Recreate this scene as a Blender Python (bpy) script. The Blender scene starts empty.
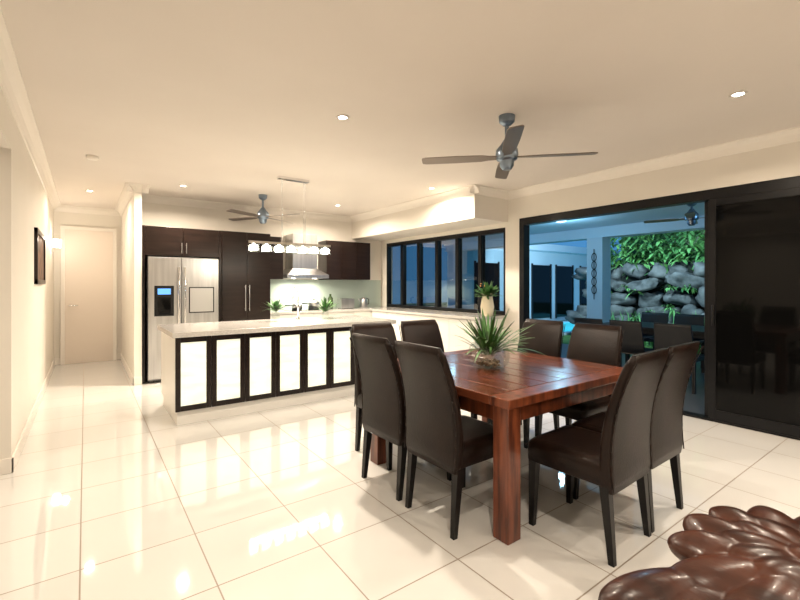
import bpy, bmesh, math, random
from mathutils import Vector, Matrix, noise
random.seed(7)
scene = bpy.context.scene
scene.view_settings.view_transform = 'Standard'
scene.view_settings.exposure = 0.0

# ------------------------------------------------------------------ materials
def mat(name, col=(.8,.8,.8), rough=.5, metal=0, ior=1.5, emit=None, es=1.0, coat=0, spec=.5):
    m = bpy.data.materials.new(name); m.use_nodes = True
    b = m.node_tree.nodes['Principled BSDF']
    b.inputs['Base Color'].default_value = (*col, 1)
    b.inputs['Roughness'].default_value = rough
    b.inputs['Metallic'].default_value = metal
    b.inputs['IOR'].default_value = ior
    b.inputs['Specular IOR Level'].default_value = spec
    b.inputs['Coat Weight'].default_value = coat
    b.inputs['Coat Roughness'].default_value = .08
    if emit:
        b.inputs['Emission Color'].default_value = (*emit, 1)
        b.inputs['Emission Strength'].default_value = es
    return m

def noisy(m, c1, c2, scale=5, stretch=(1,1,1), detail=4, bump=0, lo=.35, hi=.65, bscale=None):
    nt = m.node_tree; N = nt.nodes; L = nt.links; b = N['Principled BSDF']
    tc = N.new('ShaderNodeTexCoord'); mp = N.new('ShaderNodeMapping'); mp.inputs['Scale'].default_value = stretch
    L.new(tc.outputs['Object'], mp.inputs[0])
    n = N.new('ShaderNodeTexNoise'); n.inputs['Scale'].default_value = scale; n.inputs['Detail'].default_value = detail
    L.new(mp.outputs[0], n.inputs['Vector'])
    r = N.new('ShaderNodeValToRGB'); r.color_ramp.elements[0].position = lo; r.color_ramp.elements[1].position = hi
    r.color_ramp.elements[0].color = (*c1, 1); r.color_ramp.elements[1].color = (*c2, 1)
    L.new(n.outputs['Fac'], r.inputs[0]); L.new(r.outputs[0], b.inputs['Base Color'])
    if bump:
        bp = N.new('ShaderNodeBump'); bp.inputs['Strength'].default_value = bump; bp.inputs['Distance'].default_value = .01
        if bscale:
            n2 = N.new('ShaderNodeTexNoise'); n2.inputs['Scale'].default_value = bscale; n2.inputs['Detail'].default_value = 3
            L.new(mp.outputs[0], n2.inputs['Vector']); L.new(n2.outputs['Fac'], bp.inputs['Height'])
        else:
            L.new(n.outputs['Fac'], bp.inputs['Height'])
        L.new(bp.outputs[0], b.inputs['Normal'])
    return m

M_wall = noisy(mat('wall_paint', rough=.6), (.80,.755,.68), (.82,.775,.70), 2, bump=.02, bscale=200)
M_ceil = noisy(mat('ceiling_paint', rough=.75), (.76,.70,.635), (.78,.72,.655), 1.5)
M_trim = mat('trim_white', (.86,.81,.74), .35)
M_black = noisy(mat('dark_cabinet', rough=.28, spec=.35), (.008,.004,.003), (.015,.008,.006), 3, (1,1,12))
M_blackf = mat('black_aluminium', (.006,.006,.007), .35, spec=.3)
M_white = mat('white_cabinet', (.80,.78,.73), .3)
M_bench = noisy(mat('stone_benchtop', rough=.12), (.50,.48,.45), (.60,.58,.55), 60)
M_steel = noisy(mat('brushed_steel', rough=.28, metal=1), (.50,.50,.50), (.60,.60,.60), 30, (1,1,.05))
M_chrome = mat('chrome', (.8,.8,.8), .08, 1)
M_fan = mat('fan_metal', (.24,.30,.38), .3, 1)
M_blade = mat('fan_blade_grey', (.24,.20,.17), .35, .5)
M_leather = noisy(mat('brown_leather', rough=.33, spec=.22), (.007,.003,.002), (.015,.007,.0045), 6, bump=.2, bscale=120)
M_leg = mat('black_wood_leg', (.004,.003,.003), .3, spec=.3)
M_glow = mat('backlit_glass', (.7,.7,.6), .2, emit=(1,.93,.68), es=.78)
nt = M_glow.node_tree
_n = nt.nodes.new('ShaderNodeTexNoise'); _n.inputs['Scale'].default_value = 5; _n.inputs['Detail'].default_value = 6
_tc = nt.nodes.new('ShaderNodeTexCoord'); _mp = nt.nodes.new('ShaderNodeMapping'); _mp.inputs['Scale'].default_value = (1,1,4)
nt.links.new(_tc.outputs['Object'], _mp.inputs[0]); nt.links.new(_mp.outputs[0], _n.inputs['Vector'])
_r = nt.nodes.new('ShaderNodeValToRGB'); _r.color_ramp.elements[0].position=.3; _r.color_ramp.elements[1].position=.6
_r.color_ramp.elements[0].color=(.70,.70,.46,1); _r.color_ramp.elements[1].color=(1,.98,.80,1)
nt.links.new(_n.outputs['Fac'], _r.inputs[0]); nt.links.new(_r.outputs[0], nt.nodes['Principled BSDF'].inputs['Emission Color'])
M_lamp = mat('lamp_glow', (1,1,1), .3, emit=(1,.92,.78), es=25)
M_lampw = mat('downlight_glow', (1,1,1), .3, emit=(1,.95,.86), es=12)
M_green = noisy(mat('leaf_green', rough=.4), (.02,.06,.015), (.06,.16,.03), 8)
M_greenb = noisy(mat('leaf_light', rough=.5), (.05,.15,.04), (.16,.38,.12), 3)
M_gfol = noisy(mat('garden_foliage', rough=.5), (.03,.14,.05), (.18,.46,.14), 2)
M_splash = mat('glass_splashback', (.47,.56,.50), .08, coat=.5)
M_screen = mat('dark_tinted_glass', (.003,.003,.003), .05, ior=1.45, spec=.25)
M_pot = mat('ceramic_white', (.75,.68,.5), .2)
M_orange = mat('flower_orange', (.7,.3,.08), .5)
M_display = mat('blue_display', (.02,.05,.2), .2, emit=(.15,.45,1), es=1.5)
M_carve = noisy(mat('carved_rosewood', rough=.33, coat=.12, spec=.4), (.020,.005,.0025), (.070,.019,.008), 4, (3,1,3), detail=8, bump=.15, bscale=14)
M_rock = noisy(mat('rock', rough=.8), (.022,.028,.03), (.16,.175,.18), 3.5, detail=8, bump=.6, bscale=12, lo=.35, hi=.7)
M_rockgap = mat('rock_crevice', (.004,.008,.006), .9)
M_patio = mat('patio_paver', (.09,.10,.11), .3)
M_grass = noisy(mat('grass', rough=.9), (.03,.10,.02), (.08,.2,.04), 6)
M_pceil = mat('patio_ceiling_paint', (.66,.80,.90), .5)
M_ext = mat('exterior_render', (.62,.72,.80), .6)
M_pool = mat('pool_water', (.02,.35,.45), .05, emit=(.05,.55,.75), es=.9)  # emission puts the glow of underwater lighting into the water
M_wicker = mat('dark_wicker', (.008,.008,.010), .5)

def glassmat(name, tint, refl, rough=.02):
    m = bpy.data.materials.new(name); m.use_nodes = True
    N = m.node_tree.nodes; L = m.node_tree.links; N.clear()
    o = N.new('ShaderNodeOutputMaterial'); mx = N.new('ShaderNodeMixShader')
    t = N.new('ShaderNodeBsdfTransparent'); t.inputs[0].default_value = (*tint,1)
    g = N.new('ShaderNodeBsdfGlossy'); g.inputs['Roughness'].default_value = rough
    mx.inputs[0].default_value = refl
    L.new(t.outputs[0], mx.inputs[1]); L.new(g.outputs[0], mx.inputs[2]); L.new(mx.outputs[0], o.inputs[0])
    return m
M_win = glassmat('window_glass', (.42,.46,.46), .15)
M_clear = glassmat('clear_glass', (.90,.94,.92), .10)

# tile floor
M_floor = mat('floor_tiles', rough=.04, ior=1.85)
nt = M_floor.node_tree; N = nt.nodes; L = nt.links; b = N['Principled BSDF']
tc = N.new('ShaderNodeTexCoord'); mp = N.new('ShaderNodeMapping'); mp.inputs['Location'].default_value = (.02+6, -.04+6, 0)
br = N.new('ShaderNodeTexBrick'); br.offset = 0; br.inputs['Scale'].default_value = 1
br.inputs['Brick Width'].default_value = .5; br.inputs['Row Height'].default_value = .5
br.inputs['Mortar Size'].default_value = .0035; br.inputs['Mortar Smooth'].default_value = .1
br.inputs['Color1'].default_value = (.72,.71,.685,1); br.inputs['Color2'].default_value = (.75,.74,.715,1); br.inputs['Mortar'].default_value = (.27,.22,.17,1)
L.new(tc.outputs['Object'], mp.inputs[0]); L.new(mp.outputs[0], br.inputs['Vector']); L.new(br.outputs['Color'], b.inputs['Base Color'])
mr = N.new('ShaderNodeMapRange'); mr.inputs['To Min'].default_value = .035; mr.inputs['To Max'].default_value = .5
L.new(br.outputs['Fac'], mr.inputs[0]); L.new(mr.outputs[0], b.inputs['Roughness'])

# table wood
M_wood = mat('red_timber', rough=.25, coat=.2)
nt = M_wood.node_tree; N = nt.nodes; L = nt.links; b = N['Principled BSDF']
tc = N.new('ShaderNodeTexCoord'); mp = N.new('ShaderNodeMapping'); mp.inputs['Scale'].default_value = (14,1.2,1.2)
n1 = N.new('ShaderNodeTexNoise'); n1.inputs['Scale'].default_value = 2.5; n1.inputs['Detail'].default_value = 8; n1.inputs['Distortion'].default_value = .6
r1 = N.new('ShaderNodeValToRGB'); r1.color_ramp.elements[0].position=.3; r1.color_ramp.elements[1].position=.72
r1.color_ramp.elements[0].color=(.04,.010,.005,1); r1.color_ramp.elements[1].color=(.19,.050,.020,1)
L.new(tc.outputs['Object'], mp.inputs[0]); L.new(mp.outputs[0], n1.inputs['Vector']); L.new(n1.outputs['Fac'], r1.inputs[0]); L.new(r1.outputs[0], b.inputs['Base Color'])
M_woodleg = noisy(mat('red_timber_leg', rough=.3, coat=.2), (.06,.014,.006), (.22,.058,.022), 3, (9,9,1), 8, .05)

# ------------------------------------------------------------------ mesh builder
class MB:
    def __init__(s): s.bm = bmesh.new(); s.mats = []
    def mi(s, m):
        if m not in s.mats: s.mats.append(m)
        return s.mats.index(m)
    def add(s, vs, fs, m, smooth=False):
        i = s.mi(m); v = [s.bm.verts.new(p) for p in vs]
        for f in fs:
            try:
                fc = s.bm.faces.new([v[k] for k in f]); fc.material_index = i; fc.smooth = smooth
            except ValueError: pass
        return v
    def box(s, x0,x1,y0,y1,z0,z1, m):
        vs = [(x0,y0,z0),(x1,y0,z0),(x1,y1,z0),(x0,y1,z0),(x0,y0,z1),(x1,y0,z1),(x1,y1,z1),(x0,y1,z1)]
        s.add(vs, [(0,3,2,1),(4,5,6,7),(0,1,5,4),(1,2,6,5),(2,3,7,6),(3,0,4,7)], m)
    def loft(s, rings, m, smooth=True, cap=True):
        n = len(rings[0]); vs = [p for r in rings for p in r]; fs = []
        for i in range(len(rings)-1):
            for j in range(n):
                k = (j+1) % n
                fs.append((i*n+j, i*n+k, (i+1)*n+k, (i+1)*n+j))
        v = s.add(vs, fs, m, smooth)
        if cap:
            i = s.mi(m)
            for rr in (v[:n][::-1], v[-n:]):
                try:
                    f = s.bm.faces.new(rr); f.material_index = i
                except ValueError: pass
    def cyl(s, p0, p1, r0, m, r1=None, seg=16):
        if r1 is None: r1 = r0
        p0 = Vector(p0); p1 = Vector(p1); d = (p1-p0).normalized()
        a = d.orthogonal().normalized(); c = d.cross(a)
        rr = []
        for p, r in ((p0,r0),(p1,r1)):
            rr.append([p+(a*math.cos(t)+c*math.sin(t))*r for t in [2*math.pi*k/seg for k in range(seg)]])
        s.loft(rr, m)
    def tube(s, pts, r, m, seg=10):
        for i in range(len(pts)-1): s.cyl(pts[i], pts[i+1], r, m, seg=seg)
    def lathe(s, prof, c, m, seg=28):
        s.loft([[(c[0]+r*math.cos(2*math.pi*k/seg), c[1]+r*math.sin(2*math.pi*k/seg), c[2]+z) for k in range(seg)] for r,z in prof], m)
    def ell(s, c, ax, m, rot=None, sub=3, nz=0, boxy=0, smooth=True):
        t = bmesh.new(); bmesh.ops.create_icosphere(t, subdivisions=sub, radius=1)
        R = rot if rot else Matrix.Identity(3)
        off = Vector((random.random()*50,)*3)
        vs = []
        for v in t.verts:
            p = v.co.copy()
            if boxy:
                mx = max(abs(p.x),abs(p.y),abs(p.z)); p = p.lerp(p/mx*.82, boxy)
            if nz: p *= 1+nz*noise.noise(p*1.3+off)*2+nz*.5*noise.noise(p*3.5+off)
            vs.append(Vector(c)+R@Vector((p.x*ax[0],p.y*ax[1],p.z*ax[2])))
        t.verts.index_update()
        s.add(vs, [tuple(v.index for v in f.verts) for f in t.faces], m, smooth); t.free()
    def blade(s, base, az, length, width, up, droop, m, n=6, twist=0):
        base = Vector(base); h = Vector((math.cos(az), math.sin(az), 0)); side = Vector((-math.sin(az), math.cos(az), 0))
        vs = []; 
        for i in range(n+1):
            t = i/n
            p = base + h*(length*t*math.cos(up)) + Vector((0,0,1))*(length*t*math.sin(up) - droop*length*t*t)
            w = width*(.35+1.3*t)*(1-t)**.6*.9 if t<1 else 0.0005
            w = max(w,.0006)
            vs += [p-side*w, p+side*w+Vector((0,0,w*.2))]
        s.add(vs, [(2*i,2*i+1,2*i+3,2*i+2) for i in range(n)], m, True)
    def finish(s, name, bevel=0, seg=2, loc=(0,0,0), rz=0, parent=None, sub=0):
        me = bpy.data.meshes.new(name); s.bm.normal_update(); s.bm.to_mesh(me); s.bm.free()
        for m in s.mats: me.materials.append(m)
        o = bpy.data.objects.new(name, me); scene.collection.objects.link(o)
        o.location = loc; o.rotation_euler = (0,0,rz)
        if bevel:
            md = o.modifiers.new('bevel','BEVEL'); md.width = bevel; md.segments = seg; md.limit_method = 'ANGLE'; md.angle_limit = .7
        if parent: o.parent = parent
        return o

def rrect(w, d, r, n=4):
    pts = []
    for cx, cy, a0 in ((w/2-r,d/2-r,0),(-w/2+r,d/2-r,90),(-w/2+r,-d/2+r,180),(w/2-r,-d/2+r,270)):
        for i in range(n+1):
            a = math.radians(a0+90*i/n); pts.append((cx+r*math.cos(a), cy+r*math.sin(a)))
    return pts
def dup(o, loc, rz=0, name=None):
    c = bpy.data.objects.new(name or o.name, o.data); scene.collection.objects.link(c)
    c.location = loc; c.rotation_euler = (0,0,rz)
    for md in o.modifiers:
        if md.type == 'BEVEL':
            n = c.modifiers.new('bevel','BEVEL'); n.width = md.width; n.segments = md.segments; n.limit_method='ANGLE'; n.angle_limit=.7
    return c

LX, RX, BY, CZ = -.43, 5.0, 7.5, 2.7
# ------------------------------------------------------------------ shell
def slab(name, *q, m=None):
    B = MB(); B.box(*q, m or M_wall); return B.finish(name)
slab('floor',-2.7,5.12,-3.1,9.5,-.12,0,m=M_floor)
slab('ceiling',-2.7,5.15,-3.1,9.5,CZ,CZ+.12,m=M_ceil)
b_ = MB()
b_.box(LX-.17,LX,4.15,9.45,0,CZ,M_wall); b_.box(LX-.17,LX,1.2,4.15,2.33,CZ,M_wall); b_.box(LX-.17,LX,-3,1.2,0,CZ,M_wall)
b_.finish('wall_left')
slab('wall_side_room',-2.7,-2.55,-3,9.45,0,CZ)
slab('wall_side_room_end',-2.55,LX-.17,5.6,5.7,0,CZ)
slab('wall_rear',-2.7,5.15,-3.1,-3,0,CZ)
slab('wall_right_near',RX,RX+.15,-3,-1.5,0,CZ)
slab('wall_right_door_header',RX,RX+.15,-1.5,3.95,2.3,CZ)
slab('wall_right_pier',RX,RX+.15,3.95,4.2,0,CZ)
slab('wall_right_sill',RX,RX+.15,4.2,7.3,0,.9)
slab('wall_right_window_header',RX,RX+.15,4.2,7.3,2.2,CZ)
slab('wall_right_far',RX,RX+.15,7.3,7.65,0,CZ)
slab('wall_kitchen',.53,5.0,BY,BY+.15,0,CZ); slab('wall_kitchen_return',.53,.62,6.78,BY,0,CZ); slab('wall_hall_right',.53,.62,BY+.15,9.3,0,CZ)
slab('wall_hall_end',LX,.62,9.3,9.45,0,CZ)
slab('bulkhead',4.3,RX,4.15,BY,2.27,CZ-.001)

prof = [(0,0),(.10,0),(.098,.012),(.07,.022),(.04,.045),(.022,.075),(.012,.1),(0,.102)]
def cornice_y(x, s, y0, y1, B, z=CZ):
    B.loft([[(x+s*a, y, z-c) for a,c in prof] for y in (y0,y1)], M_trim, smooth=False)
def cornice_x(y, s, x0, x1, B, z=CZ):
    B.loft([[(x, y+s*a, z-c) for a,c in prof] for x in (x0,x1)], M_trim, smooth=False)
b_ = MB()
cornice_y(LX,1,-3,9.3,b_); cornice_y(RX,-1,-3,4.15,b_); cornice_y(4.3,-1,4.05,BY,b_); cornice_x(4.15,-1,4.2,RX,b_)
cornice_x(BY,-1,.62,4.3,b_); cornice_y(.53,-1,6.7,9.3,b_); cornice_x(6.78,-1,.45,.70,b_); cornice_y(.62,1,6.7,BY,b_); cornice_x(9.3,-1,LX,.53,b_); cornice_x(-3,1,LX,RX,b_)
b_.finish('trim_1')
def base(name, boxes):
    B = MB()
    for q in boxes: B.box(*q, 0, .11, M_trim)
    B.finish(name, .004)
base('baseboard_left', [(LX,LX+.015,4.135,9.3),(LX-.18,LX+.015,4.135,4.15),(LX,LX+.015,-3,1.2)])
base('baseboard_right', [(RX-.015,RX,3.98,4.18),(RX-.015,RX,-3,-1.55)])
base('baseboard_hall', [(.515,.53,6.765,9.3),(.515,.62,6.765,6.78),(LX,-.34,9.285,9.3),(.46,.53,9.285,9.3)])
base('baseboard_rear', [(LX,RX,-3,-2.985)])

# hall door
b_ = MB(); b_.box(-.28,.40,9.25,9.295,0,2.30,mat('door_paint',(.82,.73,.64),.4))
b_.box(-.34,-.28,9.24,9.299,0,2.36,M_trim); b_.box(.40,.46,9.24,9.299,0,2.36,M_trim); b_.box(-.28,.40,9.24,9.299,2.30,2.36,M_trim)
b_.cyl((-.22,9.25,1.0),(-.22,9.20,1.0),.012,M_chrome); b_.cyl((-.22,9.20,1.0),(-.10,9.20,1.0),.010,M_chrome)
b_.finish('door_1', .003)

# ------------------------------------------------------------------ windows
b_ = MB()
ys = [4.2+i*(3.1/6) for i in range(7)]
b_.box(5.0,5.1,4.2,7.3,.9,.96,M_blackf); b_.box(5.0,5.1,4.2,7.3,2.13,2.2,M_blackf)
for i,y in enumerate(ys):
    b_.box(5.0,5.1,max(4.2,y-.035),min(7.3,y+.035),.96,2.13,M_blackf)
for i in range(6):
    b_.add([(5.045,ys[i]+.035,.96),(5.045,ys[i+1]-.035,.96),(5.045,ys[i+1]-.035,2.13),(5.045,ys[i]+.035,2.13)],[(0,1,2,3)],M_win)
b_.finish('window_1', .003)

# sliding door
b_ = MB()
b_.box(5.0,5.13,3.87,3.948,.0,2.298,M_blackf); b_.box(5.0,5.13,-1.498,3.87,2.2,2.298,M_blackf); b_.box(5.0,5.13,-1.498,-1.42,0,2.2,M_blackf)
b_.box(5.0,5.13,-1.42,3.87,0,.018,M_blackf)
def panel(y0,y1,x):
    b_.box(x,x+.035,y0,y0+.06,.02,2.2,M_blackf); b_.box(x,x+.035,y1-.06,y1,.02,2.2,M_blackf)
    b_.box(x,x+.035,y0+.06,y1-.06,.02,.12,M_blackf); b_.box(x,x+.035,y0+.06,y1-.06,2.13,2.2,M_blackf)
    b_.box(x+.012,x+.022,y0+.06,y1-.06,.12,2.13,M_screen)
panel(.1,1.64,5.002); panel(-1.42,.16,5.04); panel(.2,1.70,5.08)
b_.cyl((4.985,1.60,.95),(4.985,1.60,1.15),.01,M_blackf)
b_.finish('door_2', .002)

# ------------------------------------------------------------------ island
b_ = MB()
IX0, IX1, IY0, IY1 = .69, 2.975, 4.56, 5.50
b_.box(IX0+.02,IX1,IY0+.03,IY1,.0,.13,M_white)
b_.box(IX0,IX1+.0,IY0+.03,IY1,.13,.85,M_white)
b_.box(IX0-.03,3.24,IY0-.05,IY1+.08,.85,.90,M_bench)
pw = (IX1-IX0)/7
for i in range(7):
    x0 = IX0+i*pw+.003; x1 = x0+pw-.006; y0=IY0; y1=IY0+.028
    b_.box(x0,x0+.045,y0,y1,.135,.845,M_black); b_.box(x1-.045,x1,y0,y1,.135,.845,M_black)
    b_.box(x0+.045,x1-.045,y0,y1,.135,.185,M_black); b_.box(x0+.045,x1-.045,y0,y1,.795,.845,M_black)
    b_.box(x0+.045,x1-.045,y0+.012,y1,.185,.795,M_glow)
b_.box(IX1,IX1+.04,IY0,IY1,0,.85,M_white)
b_.finish('kitchen_island', .003)
# tap
b_ = MB()
b_.cyl((0,0,0),(0,0,.04),.025,M_chrome); b_.cyl((0,0,.04),(0,0,.34),.012,M_chrome)
b_.tube([(0,0.08-.08*math.cos(a),.34+.08*math.sin(a)) for a in [math.pi*k/10 for k in range(11)]],.010,M_chrome)
b_.cyl((0,.16,.34),(0,.16,.26),.012,M_chrome); b_.cyl((0,0,.1),(.07,0,.13),.007,M_chrome)
b_.finish('kitchen_tap', loc=(2.15,5.1,.90))

# ------------------------------------------------------------------ kitchen cabinetry
b_ = MB()
def door(x0,x1,z0,z1,y, m=M_black): b_.box(x0+.002,x1-.002,y-.02,y,z0+.002,z1-.002,m)
def vhandle(x,y,z0,z1):
    b_.cyl((x,y-.05,z0),(x,y-.05,z1),.006,M_steel,seg=10)
    for z in (z0+.03,z1-.03): b_.cyl((x,y-.05,z),(x,y-.018,z),.005,M_steel,seg=8)
T = 2.17; F = 6.82
b_.box(.625,.66,F,BY-.001,0,T,M_black); b_.box(1.62,1.66,F,BY-.001,0,T,M_black)
b_.box(.66,1.62,F+.02,BY-.001,1.76,T,M_black); door(.66,1.14,1.76,T,F+.02); door(1.14,1.62,1.76,T,F+.02)
vhandle(1.11,F,1.80,1.95); vhandle(1.17,F,1.80,1.95)
b_.box(1.66,2.40,F,BY-.001,.1,T,M_black); door(1.66,2.03,.1,T,F); door(2.03,2.40,.1,T,F); b_.box(1.66,2.40,F+.05,BY-.001,0,.1,M_black)
vhandle(2.00,F-.0,.95,1.35); vhandle(2.06,F,.95,1.35)
b_.finish('tall_pantry_cabinet', .002)
b_ = MB()
b_.box(2.405,2.74,7.15,BY-.001,1.45,T,M_black); door(2.405,2.74,1.45,T,7.15)
b_.finish('overhead_cabinet', .002)
b_ = MB()
b_.box(3.56,4.5,7.15,BY-.001,1.45,T,M_black)
for i in range(3): door(3.56+i*.3133,3.56+(i+1)*.3133,1.45,T,7.15)
b_.finish('overhead_cabinet', .002)
# base bench L-shape
b_ = MB()
b_.box(2.405,4.985,6.95,BY-.001,.1,.86,M_white); b_.box(2.405,4.45,7.0,BY-.001,0,.1,M_black)
b_.box(4.42,4.985,4.22,6.95,.1,.86,M_white); b_.box(4.47,4.985,4.25,7.0,0,.1,M_black)
b_.box(2.405,4.985,6.90,BY-.001,.86,.90,M_bench); b_.box(4.38,4.985,4.18,6.90,.86,.90,M_bench)
for i in range(5):
    x0=2.41+i*.4; door(x0,x0+.4,.1,.85,6.95,M_white)
for i in range(5):
    y0=4.23+i*.54; b_.box(4.40,4.42,y0+.002,y0+.537,.102,.848,M_white)
b_.box(2.405,4.985,BY-.012,BY-.002,.90,1.449,M_splash)
b_.box(2.85,3.5,7.0,7.4,.90,.906,M_screen)
b_.finish('kitchen_bench', .002)
# range hood
b_ = MB()
hx0,hx1=2.76,3.54
b_.box(hx0,hx1,7.0,BY-.013,1.47,1.53,M_steel)
def rect(x0,x1,y0,y1,z): return [(x0,y0,z),(x1,y0,z),(x1,y1,z),(x0,y1,z)]
b_.loft([rect(hx0,hx1,7.0,BY-.013,1.53),rect(2.92,3.38,7.15,BY-.013,1.64)],M_steel,smooth=False)
b_.box(2.92,3.38,7.15,BY-.013,1.64,2.25,M_steel)
for x in (2.95,3.35): b_.cyl((x,7.2,1.47),(x,7.2,1.465),.035,M_lampw)
b_.finish('range_hood', .002)

# fridge
b_ = MB()
fx0,fx1=.69,1.59; fy=6.72
b_.box(fx0,fx1,fy+.06,7.45,.03,1.74,mat('fridge_side_grey',(.2,.2,.2),.5))
b_.box(fx0,fx0+.40,fy,fy+.055,.06,1.73,M_steel); b_.box(fx0+.41,fx1,fy,fy+.055,.06,1.73,M_steel)
b_.box(fx0+.07,fx0+.31,fy-.006,fy,.92,1.34,M_blackf); b_.box(fx0+.11,fx0+.27,fy-.010,fy-.006,1.22,1.30,M_display)
b_.box(fx0+.11,fx0+.27,fy-.009,fy-.006,.95,1.18,M_screen)
b_.box(fx0+.50,fx1-.06,fy-.004,fy,.95,1.32,M_blackf); b_.box(fx0+.515,fx1-.075,fy-.007,fy-.004,.965,1.305,mat('homebar_panel',(.5,.5,.49),.3,.7))
for x in (fx0+.365,fx0+.445):
    b_.cyl((x,fy-.055,.5),(x,fy-.055,1.6),.012,M_chrome)
    for z in (.55,1.55): b_.cyl((x,fy-.055,z),(x,fy,z),.009,M_chrome)
for x in (fx0+.06,fx1-.06):
    for y in (fy+.12,7.38): b_.cyl((x,y,0),(x,y,.03),.025,M_blackf)
b_.finish('refrigerator', .006)

# bench items
b_ = MB(); b_.lathe([(.001,0),(.075,0),(.08,.02),(.07,.13),(.055,.19),(.02,.20),(.012,.215),(.001,.22)],(0,0,0),M_steel)
b_.tube([(.06,0,.06),(.12,0,.08),(.12,0,.17),(.05,0,.19)],.009,M_blackf); b_.cyl((-.06,0,.12),(-.12,0,.18),.014,M_steel,.008)
b_.finish('kettle', loc=(4.40,7.22,.901))
b_ = MB(); b_.box(-.14,.14,-.09,.09,.01,.19,M_steel); b_.box(-.10,.10,-.05,-.02,.188,.192,M_blackf); b_.box(-.10,.10,.02,.05,.188,.192,M_blackf); b_.box(-.13,.13,-.08,.08,0,.01,M_blackf); b_.box(.14,.155,-.02,.02,.12,.14,M_blackf)
b_.finish('toaster', .012, 3, loc=(4.02,7.25,.901))
def pot(loc, r, h):
    B = MB(); B.lathe([(.001,0),(r,0),(r,h),(r*.97,h+.006),(r*.4,h+.03),(.001,h+.032)],(0,0,0),M_steel)
    B.cyl((0,0,h+.03),(0,0,h+.055),.014,M_blackf); B.cyl((-r,0,h*.8),(-r-.13,0,h*.9),.010,M_blackf); B.finish('saucepan',loc=loc)
pot((3.02,7.2,.907),.09,.10); pot((3.34,7.2,.907),.10,.13)
b_ = MB(); b_.lathe([(.001,0),(.05,0),(.055,.1),(.05,.2),(.02,.24),(.02,.28),(.001,.28)],(0,0,0),mat('bottle_dark',(.03,.05,.02),.1)); b_.finish('glass_bottle',loc=(3.72,7.3,.901))

def vase_plant(name, loc, n, ln, vh=.16, vr=.05, vm=None, droop=.5, flowers=0, w=.018):
    B = MB(); vm = vm or M_clear
    B.lathe([(.001,0),(vr*.8,0),(vr,vh*.4),(vr*.75,vh*.8),(vr*.9,vh),(vr*.8,vh),(vr*.62,vh*.8),(.001,vh*.7)],(0,0,0),vm)
    for i in range(n):
        B.blade((0,0,vh*.75), random.uniform(0,6.28), ln*random.uniform(.6,1.1), w, random.uniform(.4,1.45), random.uniform(.1,droop), random.choice((M_green,M_greenb)))
    for i in range(flowers):
        a=random.uniform(0,6.28); r=random.uniform(.02,ln*.5)
        B.ell((r*math.cos(a),r*math.sin(a),vh+ln*random.uniform(.3,.6)),(.014,.014,.011),M_orange,sub=1)
    return B.finish(name, loc=loc)
vase_plant('vase_with_leaves',(1.90,5.2,.901),55,.22,.16,w=.022)
vase_plant('vase_with_leaves',(2.60,5.25,.901),65,.24,.12,w=.022)
vase_plant('flower_vase',(4.70,4.28,.901),190,.30,.34,.10,M_pot,.5,3,.032)

# ------------------------------------------------------------------ pendant light
b_ = MB()
px0,px1,py,pz = 1.56,2.64,5.2,1.86
b_.box(1.93,2.33,py-.04,py+.04,2.67,CZ,M_chrome)
for x in (1.98,2.28):
    for y in (py-.02,py+.02): b_.cyl((x,y,pz),(x,y,2.68),.004,M_chrome,seg=8)
b_.box(px0,px1,py-.03,py+.03,pz-.01,pz+.02,M_chrome)
for i in range(7):
    x = px0+.07+i*(px1-px0-.14)/6
    b_.cyl((x,py,pz-.01),(x,py,pz-.03),.02,M_chrome)
    b_.box(x-.034,x+.034,py-.034,py+.034,pz-.095,pz-.03,M_lamp)
    for (u0,u1,v) in ((-.05,.05,-.05),(-.05,.05,.05)):
        b_.add([(x+u0,py+v,pz-.115),(x+u1,py+v,pz-.115),(x+u1,py+v,pz-.012),(x+u0,py+v,pz-.012)],[(0,1,2,3)],M_clear)
        b_.add([(x+v,py+u0,pz-.115),(x+v,py+u1,pz-.115),(x+v,py+u1,pz-.012),(x+v,py+u0,pz-.012)],[(0,1,2,3)],M_clear)
pend = b_.finish('pendant_light')

# ------------------------------------------------------------------ ceiling fans
def fan(loc, R, rz, drop=.33, nb=4):
    B = MB(); zb=-drop
    B.lathe([(.001,0),(.065,0),(.06,-.05),(.03,-.075),(.001,-.075)][::-1],(0,0,0),M_fan)
    B.cyl((0,0,-.05),(0,0,zb+.10),.016,M_fan)
    B.lathe([(.001,zb-.10),(.035,zb-.10),(.055,zb-.07),(.058,zb-.03),(.08,zb-.02),(.09,zb+.02),(.085,zb+.06),(.05,zb+.10),(.025,zb+.14),(.001,zb+.14)],(0,0,0),M_fan)
    for k in range(nb):
        a = 2*math.pi*k/nb; h=Vector((math.cos(a),math.sin(a),0)); sd=Vector((-math.sin(a),math.cos(a),0))
        B.loft([[h*r+sd*q[0]+Vector((0,0,zb+q[1]+q[0]*.16)) for q in ((-w,-.004),(w,-.004),(w,.004),(-w,.004))] for r,w in ((.06,.030),(.14,.035),(.20,.052),(.40,.058),(R-.03,.055),(R-.005,.045),(R,.03))],M_blade,smooth=False)
    return B.finish('ceiling_fan', .001, loc=loc, rz=rz)
yaw = math.radians(-36.2)
fan((2.72,2.27,CZ), .68, yaw-math.radians(9))
fan((2.15,6.42,CZ), .66, yaw+math.radians(-25))

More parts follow.
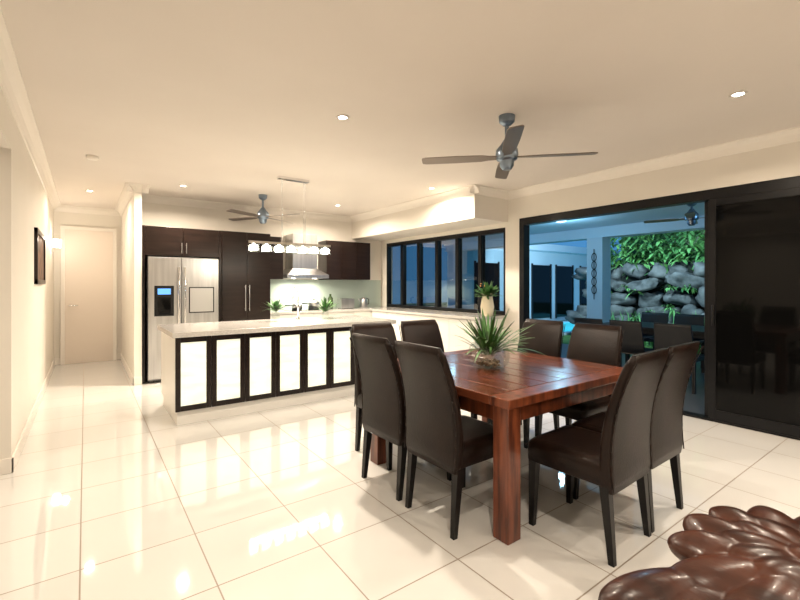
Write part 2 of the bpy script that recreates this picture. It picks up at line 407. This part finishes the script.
# ------------------------------------------------------------------ downlights
def area(name, loc, power, col, size=.1, parent=None, spread=160):
    l = bpy.data.lights.new(name,'AREA'); l.shape='DISK'; l.size=size; l.energy=power; l.color=col; l.spread=math.radians(spread)
    o = bpy.data.objects.new(name,l); scene.collection.objects.link(o); o.location=loc
    if parent: o.parent=parent
    return o
WARM=(1,.85,.68)
def downlight(x,y,p,z=CZ):
    B = MB(); B.lathe([(.034,-.001),(.050,-.001),(.052,-.006),(.036,-.008),(.034,-.001)],(0,0,0),M_trim)
    B.lathe([(.034,-.002),(.001,-.002)],(0,0,0),M_lampw)
    o = B.finish('recessed_downlight',loc=(x,y,z))
    area('lamp',(0,0,-.012),p,WARM,.09,o)
for x,y,p in ((1.67,3.06,50),(3.72,1.04,32),(3.89,4.57,44),(1.07,6.45,56),(3.45,6.5,56)): downlight(x,y,p)
for x,y in ((.9,.6),(3.4,-.3),(.9,-1.4),(2.4,-1.2),(4.2,-1.4)): downlight(x,y,21)
downlight(.05,7.6,13); downlight(-1.5,3,22)
B = MB(); B.lathe([(.001,-.035),(.045,-.035),(.055,-.02),(.055,0),(.001,0)],(0,0,0),M_trim); B.finish('smoke_detector',loc=(.06,5.54,CZ))
for i in range(2):
    area('hood_lamp',(2.95+.4*i,7.2,1.455),9,(1,.92,.75),.05)
pn=bpy.data.lights.new('pendant_lamp','AREA'); pn.shape='RECTANGLE'; pn.size=1.0; pn.size_y=.06; pn.energy=30; pn.color=WARM
po=bpy.data.objects.new('pendant_lamp',pn); scene.collection.objects.link(po); po.parent=pend; po.location=(2.1,5.2,pz-.13)
# wall sconce in hall
B = MB(); B.box(0,.02,-.04,.04,-.06,.06,M_chrome); B.lathe([(.03,-.06),(.05,-.06),(.055,.06),(.03,.06)],(.07,0,0),M_lamp,16); B.cyl((.02,0,0),(.04,0,0),.012,M_chrome)
sc=B.finish('wall_sconce',loc=(LX,8.6,2.0))
pl=bpy.data.lights.new('sconce_lamp','POINT'); pl.energy=4; pl.color=WARM; pl.shadow_soft_size=.05
po=bpy.data.objects.new('sconce_lamp',pl); scene.collection.objects.link(po); po.parent=sc; po.location=(.18,0,.05)

# art on left wall
B = MB(); M_art=noisy(mat('art_canvas',rough=.5),(.02,.01,.008),(.22,.10,.05),7,(1,1,1))
y0,y1,z0,z1=5.85,6.95,1.36,1.95
B.box(0,.03,y0,y1,z0,z0+.05,M_black);B.box(0,.03,y0,y1,z1-.05,z1,M_black);B.box(0,.03,y0,y0+.05,z0,z1,M_black);B.box(0,.03,y1-.05,y1,z0,z1,M_black);B.box(0,.015,y0+.05,y1-.05,z0+.05,z1-.05,M_art)
B.finish('framed_picture',.003,loc=(LX,0,0))

# ------------------------------------------------------------------ dining table
B = MB()
tx0,tx1,ty0,ty1=1.74,3.12,1.44,2.82; cx,cy=(tx0+tx1)/2,(ty0+ty1)/2
hw,hd=(tx1-tx0)/2,(ty1-ty0)/2
n=8; w=(2*hw)/n
for i in range(n):
    B.box(-hw+i*w+.001,-hw+(i+1)*w-.001,-hd+.13,hd-.13,.71,.76,M_wood)
B.box(-hw,hw,-hd,-hd+.128,.71,.76,M_woodleg); B.box(-hw,hw,hd-.128,hd,.71,.76,M_woodleg)
B.box(-hw+.08,hw-.08,-hd+.06,-hd+.09,.61,.71,M_woodleg);B.box(-hw+.08,hw-.08,hd-.09,hd-.06,.61,.71,M_woodleg)
B.box(-hw+.06,-hw+.09,-hd+.08,hd-.08,.61,.71,M_woodleg);B.box(hw-.09,hw-.06,-hd+.08,hd-.08,.61,.71,M_woodleg)
for sx in (-1,1):
    for sy in (-1,1):
        x=sx*(hw-.075); y=sy*(hd-.075); B.box(x-.052,x+.052,y-.052,y+.052,0,.71,M_woodleg)
B.finish('dining_table',.005,loc=(cx,cy,0))

# ------------------------------------------------------------------ dining chair
def make_chair():
    B = MB()
    rings=[]
    for z,sw,sd,r in ((.365,.43,.45,.03),(.37,.445,.465,.035),(.44,.45,.47,.04),(.465,.445,.465,.045),(.480,.42,.44,.05),(.487,.34,.36,.05)):
        rings.append([(x,y+.01,z) for x,y in rrect(sw,sd,r)])
    B.loft(rings,M_leather)
    rings=[]
    K=14
    for i in range(K+1):
        t=i/K; z=.34+t*.68
        yc=-.215+.02*math.sin(t*math.pi)-.115*t**2
        wd=.445+.015*math.sin(t*math.pi)-.03*t; th=.075-.03*t
        if i==0: wd-=.02; th-=.02
        if i==K: wd-=.025; th-=.022
        rr=[]
        for x,y in rrect(wd,th,min(.022,th*.45),4):
            rr.append((x, yc+y-.018*(1-(x/(wd/2))**2)*t, z+(.012*(1-(x/(wd/2))**2) if i>=K-1 else 0)))
        rings.append(rr)
    B.loft(rings,M_leather)
    for sx in (-1,1):
        B.tube([(sx*(.218+.006*math.sin(t*math.pi)-.013*t), -.215+.02*math.sin(t*math.pi)-.115*t**2-.034+.014*t, .36+t*.63) for t in [k/10 for k in range(11)]],.0035,M_leather,6)
    B.tube([(sx*.222, .245, .445) for sx in (-1,1)],.003,M_leather,6)
    def leg(x,y,x1,y1,top):
        B.loft([[(x1+u*.014,y1+v*.014,0) for u,v in ((-1,-1),(1,-1),(1,1),(-1,1))],[(x+u*.023,y+v*.023,top) for u,v in ((-1,-1),(1,-1),(1,1),(-1,1))]],M_leg,smooth=False)
    leg(-.195,-.20,-.20,-.235,.37); leg(.195,-.20,.20,-.235,.37); leg(-.19,.205,-.195,.215,.37); leg(.19,.205,.195,.215,.37)
    return B
ch = make_chair().finish('dining_chair', loc=(1.82,1.88,0), rz=-math.pi/2)
dup(ch,(1.82,2.39,0),-math.pi/2+.03)
dup(ch,(2.24,1.31,0),.0+.04); dup(ch,(2.70,1.33,0),.02)
dup(ch,(3.12,1.92,0),math.pi/2); dup(ch,(3.16,2.46,0),math.pi/2+.03)
dup(ch,(1.99,2.80,0),math.pi); dup(ch,(2.49,2.80,0),math.pi-.04)

# centrepiece
B = MB()
B.lathe([(.001,0),(.10,0),(.14,.03),(.15,.08),(.138,.14),(.12,.17)],(0,0,0),M_clear)
M_peb=noisy(mat('pebbles',rough=.5),(.12,.06,.03),(.4,.3,.2),40)
for i in range(60):
    a=random.uniform(0,6.28); r=random.uniform(0,.10); B.ell((r*math.cos(a),r*math.sin(a),random.uniform(.018,.045)),(.016,.014,.011),M_peb,sub=1)
for i in range(130):
    a=random.uniform(0,6.28); r=random.uniform(0,.05)
    B.blade((r*math.cos(a),r*math.sin(a),.09), a, random.uniform(.26,.45), .015, random.uniform(.5,1.45), random.uniform(.1,.65), random.choice((M_green,M_green,M_greenb)),8)
B.finish('glass_bowl_plant',loc=(2.34,2.12,.761))

# ------------------------------------------------------------------ carved foreground armchair
B = MB()
def petal(cx_,cy_,cz_,az,L_,W_,H_,tilt,off):
    R = Matrix.Rotation(az,3,'Z')@Matrix.Rotation(-tilt,3,'Y')
    c=Vector((cx_,cy_,cz_))+Vector((math.cos(az),math.sin(az),0))*off
    B.ell(c,(L_,W_,H_),M_carve,R,4,.05)
hub=(1.50,.25,.60)
for az,L_,W_,off,t in ((2.95,.20,.065,.22,-.10),(2.55,.19,.078,.20,.02),(2.08,.17,.078,.17,.12),(1.60,.16,.080,.15,.18),(1.12,.16,.080,.15,.18),(.62,.17,.075,.17,.10),(.2,.18,.07,.19,0)):
    petal(*hub,az,L_,W_,.058,t,off)
for az in (2.75,2.3,1.84,1.36,.85): petal(hub[0],hub[1],hub[2]+.022,az,.12,.06,.045,.1,.10)
# scrolled arm sweeping toward the left
def Lb(c,az,t,a,b,h): B.ell(c,(a,b,h),M_carve,Matrix.Rotation(az,3,'Z')@Matrix.Rotation(-t,3,'Y'),4,.04)
Lb((1.15,.475,.575),2.62,-.06,.17,.070,.058)
Lb((1.20,.39,.57),2.65,-.04,.19,.070,.055)
Lb((1.05,.50,.545),2.7,-.25,.10,.060,.055)
B.ell((1.50,.26,.625),(.075,.075,.05),M_carve,None,4,.06)
B.loft([[(x+1.50,y+.10,z) for x,y in rrect(w_,d_,.12,6)] for z,w_,d_ in ((.36,.56,.5),(.40,.62,.56),(.44,.60,.54))],M_carve)
B.loft([[(x+1.45,y+.33,z) for x,y in rrect(w_,d_,.03,4)] for z,w_,d_ in ((.38,.5,.08),(.50,.50,.10),(.59,.50,.10))],M_carve)
for x,y in ((1.27,.30),(1.74,.30),(1.27,-.10),(1.74,-.10)):
    B.lathe([(.03,0),(.045,.03),(.03,.1),(.045,.25),(.06,.38)],(x,y,0),M_carve,14)
for x in (1.25,1.76): B.tube([(x,.34,.55),(x,.15,.54),(x,-.05,.53),(x,-.10,.42)],.032,M_carve,12)
o=B.finish('carved_wooden_armchair')
md=o.modifiers.new('remesh','REMESH'); md.mode='VOXEL'; md.voxel_size=.006; md.use_smooth_shade=True
md=o.modifiers.new('smooth','SMOOTH'); md.factor=.5; md.iterations=3

# ------------------------------------------------------------------ exterior
slab('patio_floor',5.15,9.0,-3,9.5,-.14,-.02,m=M_patio)
slab('ground',9.0,30,-8,26,-.2,-.06,m=M_grass)
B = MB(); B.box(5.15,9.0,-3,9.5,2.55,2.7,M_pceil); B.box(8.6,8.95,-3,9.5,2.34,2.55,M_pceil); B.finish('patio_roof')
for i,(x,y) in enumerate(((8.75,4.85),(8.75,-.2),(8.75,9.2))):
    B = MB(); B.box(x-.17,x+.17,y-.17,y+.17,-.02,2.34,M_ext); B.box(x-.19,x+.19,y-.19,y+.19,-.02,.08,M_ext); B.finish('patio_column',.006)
# metal wall ornament hung on the patio column
B = MB()
for k in range(5):
    z=1.25+k*.17
    B.tube([(8.565,4.85+.05*math.cos(a),z+.085*math.sin(a)) for a in [2*math.pi*j/10 for j in range(11)]],.008,M_blackf,6)
B.tube([(8.565,4.85,1.05),(8.565,4.85,2.1)],.008,M_blackf,6)
B.finish('metal_wall_ornament')
fan((7.0,2.5,2.55),.6,.3,.25,4)
# fill lamps added under the patio roof to brighten the dark patio
COOL=(.36,.74,1)
for x,y in ((7.0,4.6),(7.0,.6),(7.0,7.4)):
    B = MB(); B.lathe([(.001,-.05),(.09,-.045),(.11,-.01),(.11,0),(.001,0)],(0,0,0),mat('patio_fill_glass',(.8,.9,1),.3,emit=(.6,.85,1),es=3))
    u=B.finish('patio_fill_fixture',loc=(x,y,2.55))
    pl=bpy.data.lights.new('patio_fill','POINT'); pl.energy=26; pl.color=COOL; pl.shadow_soft_size=.1
    po=bpy.data.objects.new('patio_fill',pl); scene.collection.objects.link(po); po.parent=u; po.location=(0,0,-.35)
# outdoor setting
B = MB()
B.box(-.5,.5,-.9,.9,.70,.74,M_wicker)
for x in (-.42,.42):
    for y in (-.8,.8): B.box(x-.03,x+.03,y-.03,y+.03,0,.70,M_wicker)
B.box(-.45,.45,-.85,.85,.64,.70,M_wicker); B.finish('outdoor_table',.004,loc=(7.2,2.9,-.02))
def ochair():
    B = MB()
    B.box(-.24,.24,-.24,.24,.40,.45,M_wicker)
    B.loft([[(x,y-.23-.07*t,.42+.45*t) for x,y in rrect(.48-.04*t,.03,.012)] for t in (0,.3,.6,.9,1)],M_wicker)
    for x in (-.22,.22):
        for y in (-.22,.22): B.box(x-.018,x+.018,y-.018,y+.018,0,.40,M_wicker)
        B.tube([(x,-.26,.64),(x,.2,.64),(x,.22,.42)],.016,M_wicker,8)
    return B
oc=ochair().finish('outdoor_chair',loc=(6.4,2.4,-.02),rz=-math.pi/2)
for x,y,r in ((6.4,3.0,-math.pi/2),(6.4,3.55,-math.pi/2),(8.0,2.4,math.pi/2),(8.0,3.0,math.pi/2),(8.0,3.55,math.pi/2)): dup(oc,(x,y,-.02),r)
# rock wall : stacked boulders
B = MB()
z=0.12; row=0
while z<2.0:
    y=-2+random.uniform(0,.4)
    h=random.uniform(.16,.24)
    while y<6.2:
        w=random.uniform(.2,.5)
        hh=h*random.uniform(.85,1.3)
        R=Matrix.Rotation(random.uniform(-.35,.35),3,'X')@Matrix.Rotation(random.uniform(-.4,.4),3,'Z')
        B.ell((11+z*.30+random.uniform(-.15,.12),y+w,z+random.uniform(-.08,.08)),(.38,w*1.0,hh),M_rock,R,3,.20,.6,True)
        y+=w*1.92
    z+=h*1.65
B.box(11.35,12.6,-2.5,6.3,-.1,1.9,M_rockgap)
B.finish('rock_wall')
B = MB()
for i in range(4200):
    y=random.uniform(-2.5,6.4); z=random.choice((random.uniform(1.9,4.2),random.uniform(1.9,2.9),random.gauss(2.05,.2))); x=11.45+(z-1.5)*.5+random.uniform(-.35,.4)
    B.blade((x,y,z),random.uniform(2,4.3),random.uniform(.2,.5),random.uniform(.03,.08),random.uniform(-.2,1.1),.6,random.choice((M_green,M_gfol,M_gfol)),4)
# tufts growing out of crevices
for k in range(36):
    yy=random.uniform(-1,6.1); zz=random.uniform(.5,1.9)
    for i in range(18): B.blade((10.66+zz*.30,yy,zz),random.uniform(1.8,4.5),random.uniform(.15,.36),.03,random.uniform(.2,1.4),.7,random.choice((M_gfol,M_green)),4)
for i in range(1900):
    y=random.choice((random.uniform(-1,6.0),random.gauss(2.6,.5),random.gauss(2.6,.4)))
    B.blade((10.45+random.uniform(-.25,.15),y,-.05),random.uniform(0,6.28),random.uniform(.4,1.3),.018,random.uniform(.9,1.5),.3,M_gfol,4)
B.box(13.0,13.2,-4,6.5,-.1,4.5,M_green)
B.finish('garden_shrubs')
# neighbouring wing of the house and pool
B = MB()
B.box(9.6,20,10.0,10.2,-.06,2.6,M_ext); B.box(9.2,20.4,9.5,10.2,2.6,2.85,M_ext)
for x in (10.4,12.0,13.4,14.9,16.6): B.box(x,x+1.1,9.97,10.0,.1,2.1,M_screen); B.box(x-.05,x,9.95,10.0,.05,2.15,M_blackf); B.box(x+1.1,x+1.15,9.95,10,.05,2.15,M_blackf)
B.finish('house_wing')
B = MB(); B.box(9.6,18,7.2,9.2,-.06,-.03,M_pool); B.box(9.4,18.2,7.0,7.2,-.06,.0,M_ext); B.box(9.4,18.2,9.2,9.4,-.06,0,M_ext); B.finish('swimming_pool')
def spot(name,loc,target,power,col,ang=100):
    l=bpy.data.lights.new(name,'SPOT'); l.energy=power; l.color=col; l.spot_size=math.radians(ang); l.spot_blend=.6; l.shadow_soft_size=.1
    o=bpy.data.objects.new(name,l); scene.collection.objects.link(o); o.location=loc
    o.rotation_euler=(Vector(target)-Vector(loc)).to_track_quat('-Z','Y').to_euler(); return o
spot('garden_fill_spot',(9.05,1.5,2.75),(11.6,1.8,1.8),480,(.66,.92,1),140)  # fill spots without fixtures, added to light rocks, planting and house wing
spot('garden_fill_spot',(9.05,5.0,2.75),(11.6,5.0,1.8),480,(.66,.92,1),140)
spot('garden_fill_spot',(10.5,8.0,2.0),(14,10,1.2),500,(.55,.82,1),130)

# world
w_=bpy.data.worlds.new('dusk_sky'); scene.world=w_; w_.use_nodes=True
bg=w_.node_tree.nodes['Background']; bg.inputs[0].default_value=(.09,.34,.72,1); bg.inputs[1].default_value=.8

# camera
cam=bpy.data.cameras.new('camera'); co=bpy.data.objects.new('camera',cam); scene.collection.objects.link(co)
co.location=(0,0,1.35); co.rotation_euler=(math.radians(90),0,math.radians(-36.2))
cam.sensor_width=36; cam.lens=430/800*36; cam.shift_y=-15/800; cam.clip_start=.05
scene.camera=co
